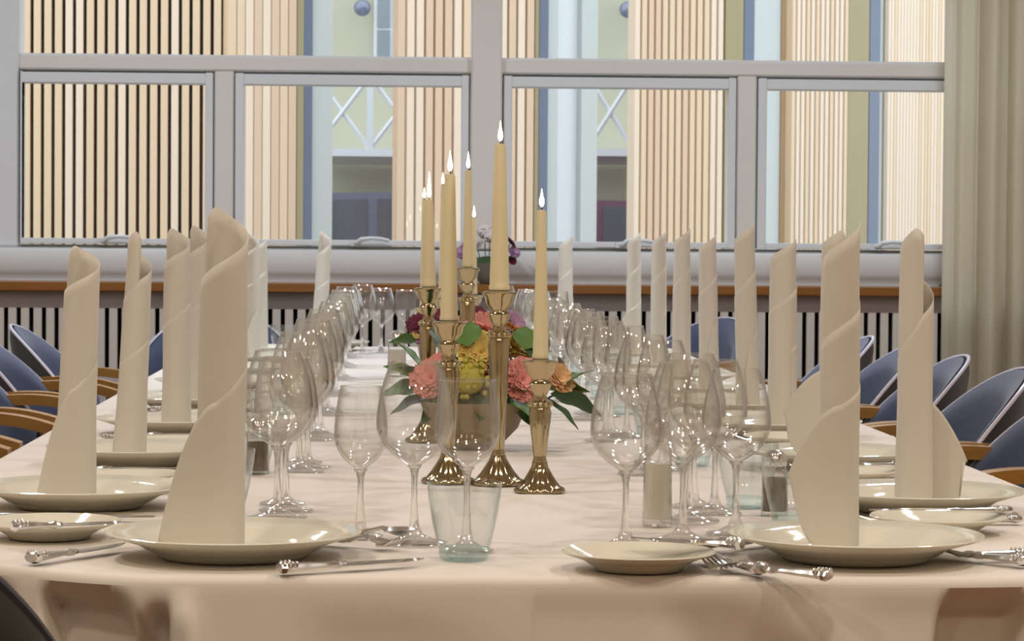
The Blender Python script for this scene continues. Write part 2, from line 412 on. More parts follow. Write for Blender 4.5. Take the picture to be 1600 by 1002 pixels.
for a, b in ((484, 517), (851, 868), (905, 930), (1171, 1218), (1366, 1384)): strip(a, b, 'pale_panel', M['pale'], .10)
strip(868, 905, 'pale_panel', M['white'], .16)
strip(1216, 1232, 'brown_panel', M['brownp'], .08)
strip(985, 988, 'reveal_panel', M['slat2'], .05)
# cream building with balconies, windows, globe lamps: stands in for reflections in facade windows
cb = thing('reflected_cream_building', 'cream rendered building standing in for reflections in the windows of the slatted one', 'building', (0, 24, 0))
build(MB().box(-6, 8, 0, .4, 0, 7), 'wall', M['cream'], cb, smooth=False)
def q(px, py, Y): return onY(px, py, Y)
for (x0, x1) in ((584, 640), (866, 897)):
    A, B = q(x0, 95, 24), q(x1, -60, 24)
    wf = build(MB().box(A.x, B.x, -.08, 0, A.z - .1, B.z + .2).mesh('window', M['white'], False) and MB().box(A.x, B.x, -.06, 0, A.z - .1, B.z + .2), 'window', M['white'], cb, smooth=False)
    xm = (A.x + B.x) / 2; ww = (B.x - A.x)
    for (a, b) in ((A.x + .03, xm - .015), (xm + .015, B.x - .03)):
        for (zz0, zz1) in ((A.z - .06, q(600, 48, 24).z), (q(600, 44, 24).z, B.z + .1)):
            build(MB().box(a, b, -.075, -.055, zz0, zz1), 'pane', M['dimglass'], wf, smooth=False)
for (px, py) in ((566, 12), (981, 15)):
    A = q(px, py, 23.6)
    l = build(MB().ball((A.x, A.y - 24, A.z), .075, 12).tube([(A.x, A.y - 24 + .05, A.z + .03), (A.x, 0, A.z + .06)], .02), 'globe_lamp', M['carpaint'], cb)
def balcony(px0, px1, label, Y=21.5):  # railing geometry in place of what the facade glass reflects
    t = thing('balcony', label, 'balcony', (0, Y, 0), group='balconies on the cream building')
    zt, zb = q(px0, 118, Y).z, q(px0, 232, Y).z
    x0, x1 = q(px0, 200, Y).x, q(px1, 200, Y).x
    build(MB().box(x0 - .05, x1 + .05, -.03, 2.45, zb - .06, zb), 'slab', M['white'], t, smooth=False)
    build(MB().box(x0, x1, -.02, .02, zt, zt + .05), 'top_rail', M['white'], t, smooth=False)
    n = 2; wd = (x1 - x0) / n
    for i in range(n + 1):
        build(MB().box(x0 + wd * i - .025, x0 + wd * i + .025, -.025, .025, zb, zt), 'post', M['white'], t, smooth=False)
    for i in range(n):
        a, b = x0 + wd * i, x0 + wd * (i + 1)
        build(MB().tube([(a, 0, zb), (b, 0, zt)], .022, 6), 'brace', M['white'], t)
        build(MB().tube([(a, .02, zt), (b, .02, zb)], .022, 6), 'brace', M['white'], t)
    return t
balcony(492, 664, 'white cross-braced balcony railing standing in for a reflection left of the middle slatted panel')
balcony(918, 1060, 'white cross-braced balcony railing standing in for a reflection right of the pale panel')
def car(px, label, m, Y=20.0, flip=1):  # modelled in place of car shapes reflected in the facade glass
    c = q(px, 300, Y)
    t = thing('car', label, 'car', (c.x, Y, 0), group='cars standing in for reflections in the slatted building')
    out = [(-2.1, .35), (-2.12, .75), (-1.95, .92), (-1.25, 1.0), (-.55, 1.40), (.75, 1.43), (1.45, 1.05), (2.05, .95), (2.12, .6), (2.1, .3)]
    out = [(x * flip, z) for x, z in out]
    def side(mb, pts, y0, y1):
        n = len(pts); v = [(x, y0, z) for x, z in pts] + [(x, y1, z) for x, z in pts]
        mb.add(v, [tuple(range(n)), tuple(range(n, 2 * n))[::-1]] + [(i, (i + 1) % n, (i + 1) % n + n, i + n) for i in range(n)])
        return mb
    build(side(MB(), out, -.8, .8), 'body', m, t, smooth=True, sharp=30)
    gl = [(-1.02, 1.02), (-.5, 1.34), (.02, 1.37), (.02, 1.0)]
    g2 = [(.1, 1.0), (.1, 1.37), (.68, 1.36), (1.18, 1.05)]
    for g in (gl, g2):
        build(side(MB(), [(x * flip, z) for x, z in g], -.82, -.78), 'side_window', M['carglass'], t, smooth=False)
    for x in (-1.35, 1.35):
        wmb = MB(); wmb.lathe([(.01, -.1), (.3, -.1), (.33, -.06), (.33, .06), (.3, .1), (.01, .1)], 20)
        o = build(wmb, 'wheel', M['rubber'], t); o.rotation_euler = (PI / 2, 0, 0); o.location = (x, -.76, .33)
car(570, 'grey-blue car roof standing in for a reflection low in the left gap of the slatted building', M['carpaint'], 19.6)
car(935, 'dull mauve car standing in for a reflection low in the gap right of the pale panel', M['red'], 22.3, -1)

# ================================================================== TABLE
TX0, TX1, TY0, TY1 = -.60, .87, 2.705, 8.5
AX = (TX0 + TX1) / 2
tb = thing('banquet_table', 'long banquet table hidden under the cream tablecloth', 'table', (AX, (TY0 + TY1) / 2, 0))
hw, hl = (TX1 - TX0) / 2 - .02, (TY1 - TY0) / 2 - .2
build(MB().box(-hw, hw, -hl, hl, .72, .744), 'tabletop', M['oak'], tb, smooth=False)
legme = MB().box(-.03, .03, -.03, .03, 0, .72, .004).mesh('leg', M['oak'], False)
for y in (-hl + .3, 0, hl - .3):
    for x in (-hw + .2, hw - .2): obj('leg', legme, tb, (x, y, 0))
def edgeY(x):
    y = TY0
    if x < -.24: y += .9 * (-.24 - x) ** 1.55 * 1.6
    if x > .55: y += .35 * (x - .55) ** 1.5
    return y
creases = [(4.98, .0010), (4.66, .0014), (4.33, .0010), (4.10, .0012), (3.86, .0016), (3.58, .0014), (3.30, .0012), (5.5, .0012), (6.1, .0012), (6.8, .0010), (7.4, .001)]
def topz(x, y):
    z = TZ
    for c, a in creases:
        d = (y - c - .02 * math.sin(x * 5 + c)) / .013
        if abs(d) < 4: z += 2.4 * a * math.exp(-d * d) * (.5 + .5 * math.sin(x * 4 + c * 3) ** 2)
    return z - .0012
# front drape relief: outward shift (towards the camera) as a function of x and depth below the edge
def fold(px, v):
    """px: photo column at the drape, v: metres below the edge -> outward shift in metres"""
    d = 0.0
    g = smooth01(v / .035)
    sl = v * 900
    def pocket(a, b, ea, eb, amt):
        return -amt * smooth01((px - a) / ea) * (1 - smooth01((px - b) / eb))
    d += pocket(55 + sl * .35, 165 + sl * .75, 28, 40, .055) * g
    d += pocket(215 - sl * .15, 262, 40, 10, .045) * smooth01((v - .01) / .04)
    d += .012 * math.exp(-((px - 285 - sl * .35) / 22) ** 2) * g
    d += pocket(420 + sl * .2, 560 + sl * 1.2, 120, 220, .010) * smooth01((v - .01) / .06)
    d += -.005 * smooth01((px - 834) / 3) * g
    d += pocket(985 + sl * .8, 1080 + sl * 2.0, 90, 130, .020) * smooth01((v - .002) / .09)
    d += .009 * math.exp(-((px - 1270 - sl * .8) / 60) ** 2) * g
    d += pocket(1478 - sl * .2, 1590, 26, 60, .055) * g
    d += pocket(-200, 0, 60, 40, .03) * g + pocket(1680, 1760, 40, 40, .04) * g
    return d
def cloth_front(u, v):
    x = lerp(TX0, TX1, u); R_ = .011
    ye = edgeY(x)
    if v < .25:
        t = v / .25; return (x, ye + R_ + (1 - t) * .02, TZ - .0012)
    if v < .5:
        a = (v - .25) / .25 * PI / 2; return (x, ye + R_ * (1 - math.sin(a)), TZ - R_ * (1 - math.cos(a)) - .0012)
    s = (v - .5) / .5 * .26
    px = 620 + F * x / (ye - .0)
    out = fold(px, s)
    return (x, ye - out - .05 * s, TZ - R_ - s)
cm = MB()
# top
xs = [lerp(TX0, TX1, i / 60) for i in range(61)]
def topf(u, v):
    x = lerp(TX0, TX1, u); y0 = edgeY(x) + .031
    y = y0 + (TY1 - y0) * v; return (x, y, topz(x, y))
cm.grid(topf, 60, 900)
cm.grid(lambda u, v: cloth_front(u, 1 - v), 420, 48)
for sx, X in ((-1, TX0), (1, TX1)):
    ys = edgeY(X)
    def side(u, v, sx=sx, X=X, ys=ys):
        a = min(1, v / .2) * PI / 2; s = max(0, v - .2) / .8 * .26
        y = lerp(ys - fold(620 + F * X / ys, s) - .05 * s + .011 * (1 - min(1, v / .2)), TY1, u)
        k = smooth01(u * 12)
        return (X + sx * k * (.018 * math.sin(a) + s * .06 * (1 + .8 * math.sin(y * 17))), y, TZ - .0012 - .012 * (1 - math.cos(a)) - s)
        return (X + sx * (.018 * math.sin(a) + s * .06 * (1 + .8 * math.sin(y * 17))), y, TZ - .0012 - .018 * (1 - math.cos(a)) - s)
    cm.grid(side, 160, 14)
cm.grid(lambda u, v: (lerp(TX0, TX1, u), TY1 + .02 * math.sin(min(1, v * 4) * PI / 2), TZ - .0012 - .24 * max(0, v - .1)), 20, 10)
cl = build(cm, 'tablecloth', M['cloth'], sharp=60)
tag(cl, 'long cream tablecloth with soft creases draped over the banquet table', 'tablecloth')

# ================================================================== TABLEWARE prototypes
def rmod(a, z): return 1
# --- wine glass
def glass_meshes(H, R, rimf=.72, bowl=.52, foot=None):
    foot = foot or R * .86
    zb = H * (1 - bowl)       # bowl bottom
    bp = []
    hb = H - zb
    n = 22
    for i in range(n + 1):
        t = i / n
        # egg profile
        if t < .42: r = R * math.sin(min(1, (t / .42)) ** .76 * PI / 2) ** 1.0
        else: r = R * lerp(1, rimf, ((t - .42) / .58) ** 1.75)
        bp.append((max(r, .0035), zb + hb * t))
    mb = MB().lathe(bp, 40)
    mb.lathe([(max(.0001, a - .0013 - .0016 * (1 - i / n) ** 3), b + .004 * (1 - i / n) ** 4) for i, (a, b) in enumerate(bp)], 40)
    # rounded rim
    rr = bp[-1][0]
    rim = MB()
    pts = [(rr * math.cos(2 * PI * k / 40), rr * math.sin(2 * PI * k / 40), H) for k in range(41)]
    rim.tube(pts, .0009, 6, cap=False)
    ft = MB().lathe([(.0001, 0), (foot * .96, 0), (foot, .0012), (foot * .97, .0025), (foot * .55, .0055), (foot * .25, .011), (.0062, .018)], 32)
    st = MB().lathe([(.0060, .018), (.0050, .026), (.0040, .04), (.0034, zb * .6), (.0036, zb * .86), (.0052, zb * .97), (.009, zb + hb * .018), (.0001, zb + hb * .03)], 16)
    return mb.mesh('bowl', M['wine']), st.mesh('stem', M['stem'], sharp=80), rim.mesh('rim', M['footg']), ft.mesh('foot', M['footg'], sharp=80)
GL = {'L': glass_meshes(.203, .0430, .64, .58), 'M': glass_meshes(.187, .0350, .86, .52), 'S': glass_meshes(.172, .0305, .76, .56), 'R': glass_meshes(.192, .0400, .68, .57)}
GSIZE = {'L': 'large', 'M': 'tall straight-rimmed', 'S': 'small', 'R': 'round-bowled'}
def wine(kind, x, y, label):
    t = thing('wine_glass', label, 'glass', (x, y, TZ + .0005), random.uniform(0, 1), 'clear wine glasses on the table')
    b, s, r, f = GL[kind]
    bo = obj('bowl', b, t); obj('stem', s, t); obj('foot', f, t); obj('rim', r, bo)
    return t
# --- tumbler
tw = MB().lathe([(.0272, .010), (.0295, .020), (.0330, .034), (.0362, .050), (.0388, .068), (.0402, .082), (.0392, .0822), (.0378, .068), (.0351, .050), (.0320, .034), (.0283, .020), (.0250, .0115)], 40)
tw2 = MB().lathe([(.0001, 0), (.0240, 0), (.0262, .003), (.0268, .012), (.0250, .0126), (.0001, .0115)], 24, mod=lambda a, z: 1 + .02 * math.cos(a * 12))
TUM = (tw.mesh('tumbler_wall', M['aqua']), tw2.mesh('tumbler_base', M['aquab'], sharp=20))
def tumbler(x, y, label, s=1):
    t = thing('water_tumbler', label, 'tumbler', (x, y, TZ + .0005), random.uniform(0, 1), 'pale aqua water tumblers')
    obj('glass_wall', TUM[0], t, scale=(s,) * 3); obj('base', TUM[1], t, scale=(s,) * 3)
# --- plates
def plate_mesh(R, h, name):
    pr = [(.0001, .002), (R * .52, .002), (R * .54, 0), (R * .57, 0), (R * .60, .0035), (R * .74, h * .55), (R * .99, h * .93), (R, h), (R * .985, h + .0012),
          (R * .80, h * .70), (R * .66, .0075), (R * .58, .0055), (.0001, .005)]
    mod = lambda a, z: 1
    return MB().lathe(pr, 72).mesh(name, M['porcelain'], sharp=60)
PD = plate_mesh(.137, .027, 'dinner_plate'); PBR = plate_mesh(.080, .0185, 'bread_plate')
def plate(x, y, label, me=PD, z=TZ):
    o = obj('dinner_plate' if me is PD else 'bread_plate', me, None, (x, y, z + .0005)); o.name = 'dinner_plate' if me is PD else 'bread_plate'
    return tag(o, label, 'plate', 'dinner plates' if me is PD else 'bread plates')
# --- cutlery (along +X, handle end at 0)
def handle(mb, L, fancy=1):
    pts = []; rad = []
    for i in range(17):
        t = i / 16; x = t * L
        r = interp([(0, .0065), (.06, .0095), (.16, .0062), (.2, .0075), (.3, .0062), (.75, .0040), (.86, .0062), (.93, .0040), (1, .0042)], t)
        pts.append((x, 0, .0055)); rad.append(r)
    mb.tube(pts, rad, 8, flat=.55)
    if fancy:
        for i in range(7): mb.ball((.004 + i * .003, (.005 if i % 2 else -.005), .008), .0028, 5)
def knife_mesh(L=.225):
    h = MB(); handle(h, L * .45)
    b = MB(); x0 = L * .44; n = 14
    v = []
    for i in range(n + 1):
        t = i / n; x = x0 + t * (L - x0)
        wd = .0095 * (1 - t ** 5) + .001; o = .0015
        v += [(x, -wd + .003 + t * .002, .0045), (x, .0065 - .0045 * t ** 6, .0055), (x, 0.001, .0065)]
    f = []
    for i in range(n):
        a = i * 3; c = a + 3
        f += [(a, c, c + 2, a + 2), (a + 2, c + 2, c + 1, a + 1), (a + 1, c + 1, c, a)]
    b.add(v, f)
    return h.mesh('handle', M['silver']), b.mesh('blade', M['silver'])
def spoonish(L=.19, fork=False):
    h = MB(); handle(h, L * .55)
    b = MB()
    b.tube([(L * .54, 0, .0055), (L * .62, 0, .008), (L * .7, 0, .010), (L * .74, 0, .008)], [.0042, .003, .003, .005], 8, flat=.6)
    if not fork:
        def bowl(u, v):
            a = u * 2 * PI; r = v
            x = L * .86 + math.cos(a) * L * .14 * r; y = math.sin(a) * .019 * r * (1 - .15 * math.cos(a))
            return (x, y, .0035 + .006 * r * r)
        b.grid(bowl, 24, 5)
    else:
        b.grid(lambda u, v: (L * (.73 + .13 * u), (v - .5) * .024 * math.sin((.25 + .75 * u) * PI / 2), .008 - .004 * u + .002 * (2 * v - 1) ** 2), 6, 6)
        for k in range(4):
            y = -.0105 + .007 * k
            b.tube([(L * .855, y, .0045), (L * .92, y, .0045), (L, y * .9, .010)], [.0019, .0017, .0010], 6)
    return h.mesh('handle', M['silver']), b.mesh('fork_head' if fork else 'spoon_bowl', M['silver'])
CUT = {'knife': knife_mesh(), 'butter_knife': knife_mesh(.17), 'spoon': spoonish(.19), 'fork': spoonish(.2, True)}
HEAD = {'knife': 'blade', 'butter_knife': 'blade', 'spoon': 'bowl', 'fork': 'tines'}
def cutlery(kind, x, y, rz, label, z=TZ, tilt=0):
    t = thing(kind, label, kind.replace('butter_', ''), (x, y, z + .0006), rz, 'silver cutlery on the table')
    t.rotation_euler = (0, tilt, rz)
    a, b = CUT[kind]; obj('handle', a, t); obj(HEAD[kind], b, t)
    return t
def cutpx(kind, p0, p1, label, z=TZ, tilt=0):
    a, b = onZ(*p0, z + .004), onZ(*p1, z + .004)
    t = cutlery(kind, a.x, a.y, math.atan2(b.y - a.y, b.x - a.x), label, z, tilt)
    L = {'knife': .225, 'butter_knife': .17, 'spoon': .19, 'fork': .2}[kind]
    t.scale = (max(.72, min(1.1, (b - a).length / L)), 1.3, 1.3)
    return t
# --- rolled napkins
def napkin(x, y, H, label, start=0.0, r=.023, d1=.095, turns=2.2, fh=.145, flap=0.0, tip=.5, lift=.6, z=TZ + .0065, flare=.12, lean=0.0, sway=0.0):
    """one folded cloth rolled into a tube: its top edge winds down clockwise, the loose end may stand off as a sail.
    start: angle of the peak; flap: length of the loose end; tip: its height share where it ends; lift: how far the lower hem rises"""
    S = turns * 2 * PI
    nu = int(turns * 32); nv = 22
    def top(th):
        t = th / (2 * PI)
        if t < 1: return H - d1 * t - .020 * max(0, 1 - th / .55) ** 1.5
        return lerp(H - d1, fh, ((t - 1) / (turns - 1)) ** .9)
    def P_(th, zz):
        a = start - th
        k = 1 + flare * (1 - zz / H) ** 2.0
        rr = (r * .96 + .00013 * th) * k * (1 + .02 * math.sin(zz * 31 + a * 2 + x * 30))
        return rr, a
    mb = MB()
    def off(zz): return lean * (H - zz) * -1 + sway * math.sin(zz / H * PI * 1.5)
    def fn(u, v):
        th = u * S; zz = top(th) * v
        rr, a = P_(th, zz)
        return (rr * math.cos(a) + off(zz), rr * math.sin(a), zz)
    mb.grid(fn, nu, nv)
    if flap:
        def ff(u, v):
            lo = fh * tip * lift * u ** 3; hi = fh - fh * (1 - tip) * u ** 1.7
            zz = lerp(lo, hi, v)
            if u > .999: zz = fh * tip
            vv = v
            rr, a = P_(S, zz)
            ext = flap * u * (1 - .18 * (1 - vv) * u - .10 * vv * u * u)
            tx, ty = math.sin(a), -math.cos(a)
            curl = .22 * ext * u
            return (rr * math.cos(a) + tx * ext - math.cos(a) * curl + off(zz), rr * math.sin(a) + ty * ext - math.sin(a) * curl, zz)
        mb.grid(ff, 20, nv)
    o = build(mb, 'napkin', M['napkin'], None, sharp=180, loc=(x, y, z))
    wd = o.modifiers.new('weld', 'WELD'); wd.merge_threshold = .00005
    solid(o, .0007)
    return tag(o, label, 'napkin', 'tall rolled napkins standing on plates')

# ================================================================== PLACE SETTINGS
def Y2X(px, Y): return onY(px, 600, Y).x
def Hat(px, py, Y, z=TZ + .0065): return onY(px, py, Y).z - z
ordw = ['first', 'second', 'third', 'fourth', 'fifth', 'sixth', 'seventh', 'eighth']
sets = []   # (key, x, Y, phrase)
# near head of the table
HL, HR = 330, 1313
yh = 2.87
xHL, xHR = Y2X(345, yh), Y2X(1322, yh)
plate(Y2X(366, 2.87), 2.87, 'dinner plate nearest the camera on the left, under the tallest napkin')
napkin(Y2X(353, yh), yh, Hat(343, 311, yh), 'tallest rolled napkin, twisted and close to the camera left of the glasses', start=math.radians(150), r=.0250,
       d1=.098, turns=1.69, fh=.160, flap=.070, tip=.05, lift=0, flare=.08, lean=.02)
plate(Y2X(1340, 2.86), 2.86, 'dinner plate nearest the camera on the right, beside the small bread plate')
napkin(Y2X(1313, yh - .01), yh - .01, Hat(1328, 338, yh), 'rolled napkin with a big sail-like flap to its left on the near right plate', start=math.radians(20), r=.0200,
       d1=.084, turns=2.33, fh=.160, flap=.062, tip=.5, lift=.9, flare=.0, lean=0)
bpl = onZ(1000, 893, TZ); plate(bpl.x, 2.765, 'small bread plate at the near table edge with a butter knife across it', PBR)
bp2 = onZ(72, 845, TZ); plate(bp2.x, bp2.y + .03, 'small bread plate at the far left near corner with a knife on it', PBR)
cutpx('butter_knife', (1160, 857), (985, 846), 'butter knife lying over the near bread plate and glass feet', TZ + .019)
cutpx('butter_knife', (18, 828), (150, 823), 'knife lying on the bread plate at the left frame edge', TZ + .019)
cutpx('knife', (436, 893), (665, 879), 'knife with ornate handle right of the near left plate')
cutpx('knife', (48, 878), (190, 856), 'knife pointing under the near left plate from the left')
cutpx('fork', (455, 842), (625, 856), 'dessert fork behind the near left plate, tines by the small glass')
cutpx('spoon', (470, 834), (600, 838), 'dessert spoon behind the near left plate')
cutpx('fork', (1296, 905), (1120, 888), 'fork in front of the near right plate, lower of the pair')
cutpx('fork', (1190, 896), (1085, 872), 'fork in front of the near right plate, upper of the pair')
cutpx('spoon', (1240, 842), (1080, 862), 'spoon behind the near bread plate pointing left')
cutpx('knife', (1605, 882), (1478, 868), 'knife with ornate handle at the right frame edge')
cutpx('spoon', (1606, 872), (1500, 872), 'spoon beside the knife at the right frame edge')
def wpx(kind, px, py, label):
    p = onZ(px, py, TZ); wine(kind, p.x, p.y, label)
wpx('S', 563, 840, 'small wine glass left of the large one in front of the near left setting')
wpx('L', 647, 850, 'large wine glass between the small one and the one behind the tumbler')
wpx('M', 729, 862, 'wine glass standing behind the front aqua tumbler')
p = onZ(725, 874, TZ); tumbler(p.x, p.y, 'front aqua tumbler, nearest tumbler to the camera')
wpx('R', 977, 856, 'round-bowled wine glass right behind the near bread plate')
wpx('L', 1066, 846, 'large wine glass in the middle of the near right trio')
wpx('R', 1149, 836, 'wine glass at the right end of the near right trio')
p = onZ(1240, 820, TZ); tumbler(p.x, p.y, 'aqua tumbler half hidden behind the flap of the near right napkin')
# side settings
LYs = [3.40, 4.04, 4.68, 5.32, 5.96, 6.60, 7.24, 7.80]
RYs = [3.38, 4.02, 4.68, 5.23, 5.80, 6.32, 6.90, 7.55]
Lnap = [dict(px=131, top=376, start=160, d1=.07, fl=.048, tip=.05, lift=0, r=.0215, lean=.04, turns=1.70, flare=.3), dict(px=220, top=354, start=-80, d1=.08, fl=0, r=.0190, lean=.05, flare=.3),
        dict(px=276, top=350, start=150, d1=.08, fl=0, r=.0225, lean=.0, flare=.1), dict(px=309, top=346, start=150, d1=.08, fl=.0, r=.0205, lean=0),
        dict(px=342, top=360, start=150, d1=.08, fl=0, r=.020, lean=0), dict(px=367, top=362, start=150, d1=.08, fl=.03, r=.020, lean=0),
        dict(px=392, top=360, start=150, d1=.08, fl=.05, r=.021, lean=0, turns=2.5), dict(px=406, top=368, start=30, d1=.08, fl=.03, r=.020, lean=0)]
Rnap = [dict(px=1430, top=344, start=-75, d1=.118, fl=.078, r=.0215, lean=.0, turns=1.54, tip=.38, lift=.2), dict(px=1302, top=352, start=-40, d1=.08, fl=.085, r=.020, lean=0, turns=2.2),
        dict(px=1222, top=367, start=10, d1=.080, fl=0, r=.0235, lean=0), dict(px=1160, top=343, start=10, d1=.08, fl=.02, r=.0205, lean=-.03),
        dict(px=1103, top=361, start=10, d1=.08, fl=.02, r=.0195, lean=-.02), dict(px=1064, top=352, start=10, d1=.08, fl=0, r=.0200, lean=0),
        dict(px=1028, top=356, start=10, d1=.08, fl=.02, r=.0190, lean=0), dict(px=989, top=358, start=10, d1=.08, fl=.05, r=.0195, lean=0, turns=2.3)]
for side, Ys, naps in (('left', LYs, Lnap), ('right', RYs, Rnap)):
    sg = -1 if side == 'left' else 1
    for k, (Y, n) in enumerate(zip(Ys, naps)):
        who = f'{ordw[k]} {side} seat counted from the camera'
        X = Y2X(n['px'], Y)
        lean = n['lean']
        plate(X + sg * .004, Y, f'dinner plate at the {who}')
        napkin(X, Y, Hat(n['px'], n['top'], Y), f'rolled napkin on the plate at the {who}', start=math.radians(n['start']), r=n['r'],
               fh=.145, d1=n['d1'], turns=n.get('turns', 2.2), flare=n.get('flare', .1), flap=n['fl'], tip=n.get('tip', .5), lift=n.get('lift', .6), lean=lean)
        bo = .27 if side == 'left' else -.25
        bx = X + sg * (-.02)
        if not (side == 'left' and k == 7):
            plate(bx, Y + bo, f'bread plate beside the {who}', PBR)
            cutlery('butter_knife', bx + sg * .09, Y + bo + .01, PI if sg > 0 else 0, f'butter knife lying on the bread plate beside the {who}', TZ + .019)
        a = PI if sg > 0 else 0
        cutlery('fork', X + sg * .10, Y + (.17 if side == 'left' else -.16), a + .05, f'fork beside the plate at the {who}')
        cutlery('knife', X + sg * .11, Y - (.17 if side == 'left' else -.16), a - .04, f'knife beside the plate at the {who}')
        gx = (-.140 if side == 'left' else .378)
        gy = Y - .05
        trio = [('L', -.088, 0), ('R', 0, .006), ('M', .085, -.004)] if side == 'left' else [('L', -.09, -.02), ('R', -.002, .02), ('M', .085, .0)]
        for (kd, dy, dx), nm in zip(trio, ('nearest', 'middle', 'farthest')):
            wine(kd, gx + dx + random.uniform(-.004, .004), gy + dy, f'{nm} wine glass of the trio at the {who}')
        tumbler(gx + sg * .072, gy + (-.06 if side == 'left' else .09), f'aqua tumbler at the {who}')
# far head of the table
for px, tp, pxg, side, hand, st in ((506, 357, (566, 596, 634), 'left', 1, 150), (885, 362, (786, 828, 870), 'right', -1, 10)):
    X = Y2X(px, 8.12)
    plate(X, 8.2, f'dinner plate at the {side} seat of the far table end')
    napkin(X, 8.2, Hat(px, tp, 8.2), f'rolled napkin at the {side} seat of the far table end', start=math.radians(st), r=.021, fh=.14, flap=.05 if side == 'left' else .0, flare=.2, lean=.05 if side == 'left' else 0)
    for kd, g, yy, nm in zip('LRM', pxg, (7.96, 8.05, 8.03), ('left', 'middle', 'right')):
        wine(kd, Y2X(g, yy), yy, f'{nm} wine glass of the trio at the {side} seat of the far table end')
    tumbler(X + (-.12 if side == 'left' else .12), 8.02, f'aqua tumbler at the {side} seat of the far table end')
    cutlery('knife', X + .17, 8.3, -PI / 2, f'knife at the {side} seat of the far table end')
    cutlery('fork', X - .17, 8.3, -PI / 2, f'fork at the {side} seat of the far table end')
# ---- salt and pepper pots
def pot(px, py, label, s=1.0, fill='salt', sz=1.0):
    p = onZ(px, py, TZ)
    t = thing('salt_shaker' if fill == 'salt' else 'pepper_shaker', label, 'shaker', (p.x, p.y, TZ + .0006), .3)
    build(MB().lathe([(.0001, .0), (.0185, 0), (.019, .003), (.0175, .062), (.0150, .070), (.0142, .070), (.0165, .061), (.0178, .006), (.0001, .005)], 24), 'glass_body', M['wine'], t, scale=(s, s, s * sz))
    build(MB().lathe([(.0001, .0055), (.0165, .0062), (.0160, .052), (.0001, .053)], 20), 'filling', M[fill], t, scale=(s, s, s * sz))
    c = build(MB().lathe([(.0152, .068), (.0165, .070), (.0165, .078), (.013, .086), (.006, .090), (.0001, .0905)], 20), 'cap', M['silver'], t, scale=(s, s, s * sz))
pot(1027, 822, 'cream-filled glass shaker standing among the near right wine glasses', .95, 'salt', 1.5)
pot(620, 588, 'salt shaker with a silver cap left of the flower arrangement', 1.25)
pot(873, 590, 'small shaker with a silver cap right of the flower arrangement', 1.0, 'pepper')
pot(1210, 806, 'pepper shaker between the aqua tumblers on the right', .9, 'pepper')
pot(402, 742, 'pepper shaker behind the tallest napkin beside a tumbler', .9, 'pepper')

# ================================================================== CANDLESTICKS
def stick(px, pyfoot, pycup, label, candle_top, flame_top, cw, clabel, footw=.034):
    p = onZ(px, pyfoot, TZ)
    zc = onY(px, pycup, p.y).z - TZ           # cup height
    t = thing('candlestick', label, 'candlestick', (p.x, p.y, TZ + .0005), 0)
    R = footw
    base = [(.0001, .0), (R, 0), (R * 1.0, .003), (R * .93, .006), (R * .80, .008), (R * .62, .016), (R * .45, .026), (R * .36, .034), (.0105, .040)]
    build(MB().lathe(base, 48, mod=lambda a, z: 1 + (.11 * abs(math.cos(a * 6)) if z < .034 else 0)), 'foot', M['gilt'], t, sharp=70)
    zs = zc - .062
    build(MB().lathe([(.0085, .038), (.0095, .042), (.0080, .046), (.0085, .05), (.0125, zs * .72), (.0148, zs - .010), (.013, zs - .003)], 16,
                     mod=lambda a, z: 1 + .04 * math.cos(a * 8)), 'stem', M['gilt'], t, sharp=70)
    bd = MB().lathe([(.0100, zs - .004), (.015, zs - .002), (.015, zs + .006), (.0105, zs + .008)], 24)
    for k in range(12): bd.ball((.0145 * math.cos(k * PI / 6), .0145 * math.sin(k * PI / 6), zs + .002), .0034, 6)
    build(bd, 'beaded_collar', M['gilt'], t)
    build(MB().lathe([(.0105, zs + .007), (.0085, zs + .014), (.013, zs + .022), (.0155, zs + .030), (.0115, zs + .034), (.0115, zs + .037), (.0185, zs + .045), (.0205, zs + .054), (.0235, zs + .057), (.0240, zs + .0605),
                      (.020, zs + .062), (.0135, zs + .062), (.0128, zs + .05), (.0001, zs + .05)], 32), 'cup', M['gilt'], t, sharp=50)
    # the candle stands in the cup: its own thing
    zt = onY(px, candle_top, p.y).z - TZ
    r1 = cw / 2; r2 = r1 * .60
    c = thing('taper_candle', clabel, 'candle', (p.x, p.y, TZ + zc - .0105), 0, 'lit cream taper candles')
    hc = zt - (zc - .0105)
    build(MB().lathe([(.0001, 0), (r1 * .9, 0), (r1 * .95, .012), (r1 * 1.08, .013), (r1 * 1.08, .018), (r1, .020), (r1, .03), (lerp(r1, r2, .5), hc * .5), (r2, hc - .004), (r2 * .8, hc), (.0001, hc - .002)], 24), 'wax_body', M['wax'], c, sharp=50)
    build(MB().tube([(0, 0, hc - .003), (.0005, 0, hc + .004), (.0015, 0, hc + .009)], .0010, 6), 'wick', M['wick'], c)
    hf = max(.018, onY(px, flame_top, p.y).z - TZ - zt - .002)
    fr = .0036
    build(MB().lathe([(.0001, hc + .003), (fr * .7, hc + .006), (fr, hc + .010), (fr * .85, hc + .3 * hf + .006), (fr * .5, hc + .65 * hf), (fr * .2, hc + .88 * hf), (.0001, hc + hf)], 14), 'flame', M['flame'], c)
stick(843, 769, 563, 'short silver candlestick standing right of the flower pot', 328, 292, .021, 'lit taper candle in the short candlestick right of the flowers', .0315)
stick(778, 757, 456, 'tallest silver candlestick in front of the flower pot', 225, 186, .0270, 'tallest lit taper candle, at the middle of the picture', .0350)
stick(700, 754, 503, 'silver candlestick left of the tallest one, foot seen through the wine glasses', 272, 232, .0245, 'lit taper candle in the candlestick left of the tallest one', .0340)
stick(668, 690, 450, 'silver candlestick behind the flower arrangement, leftmost of the middle group', 312, 266, .0235, 'lit taper candle behind and left of the flower arrangement', .034)
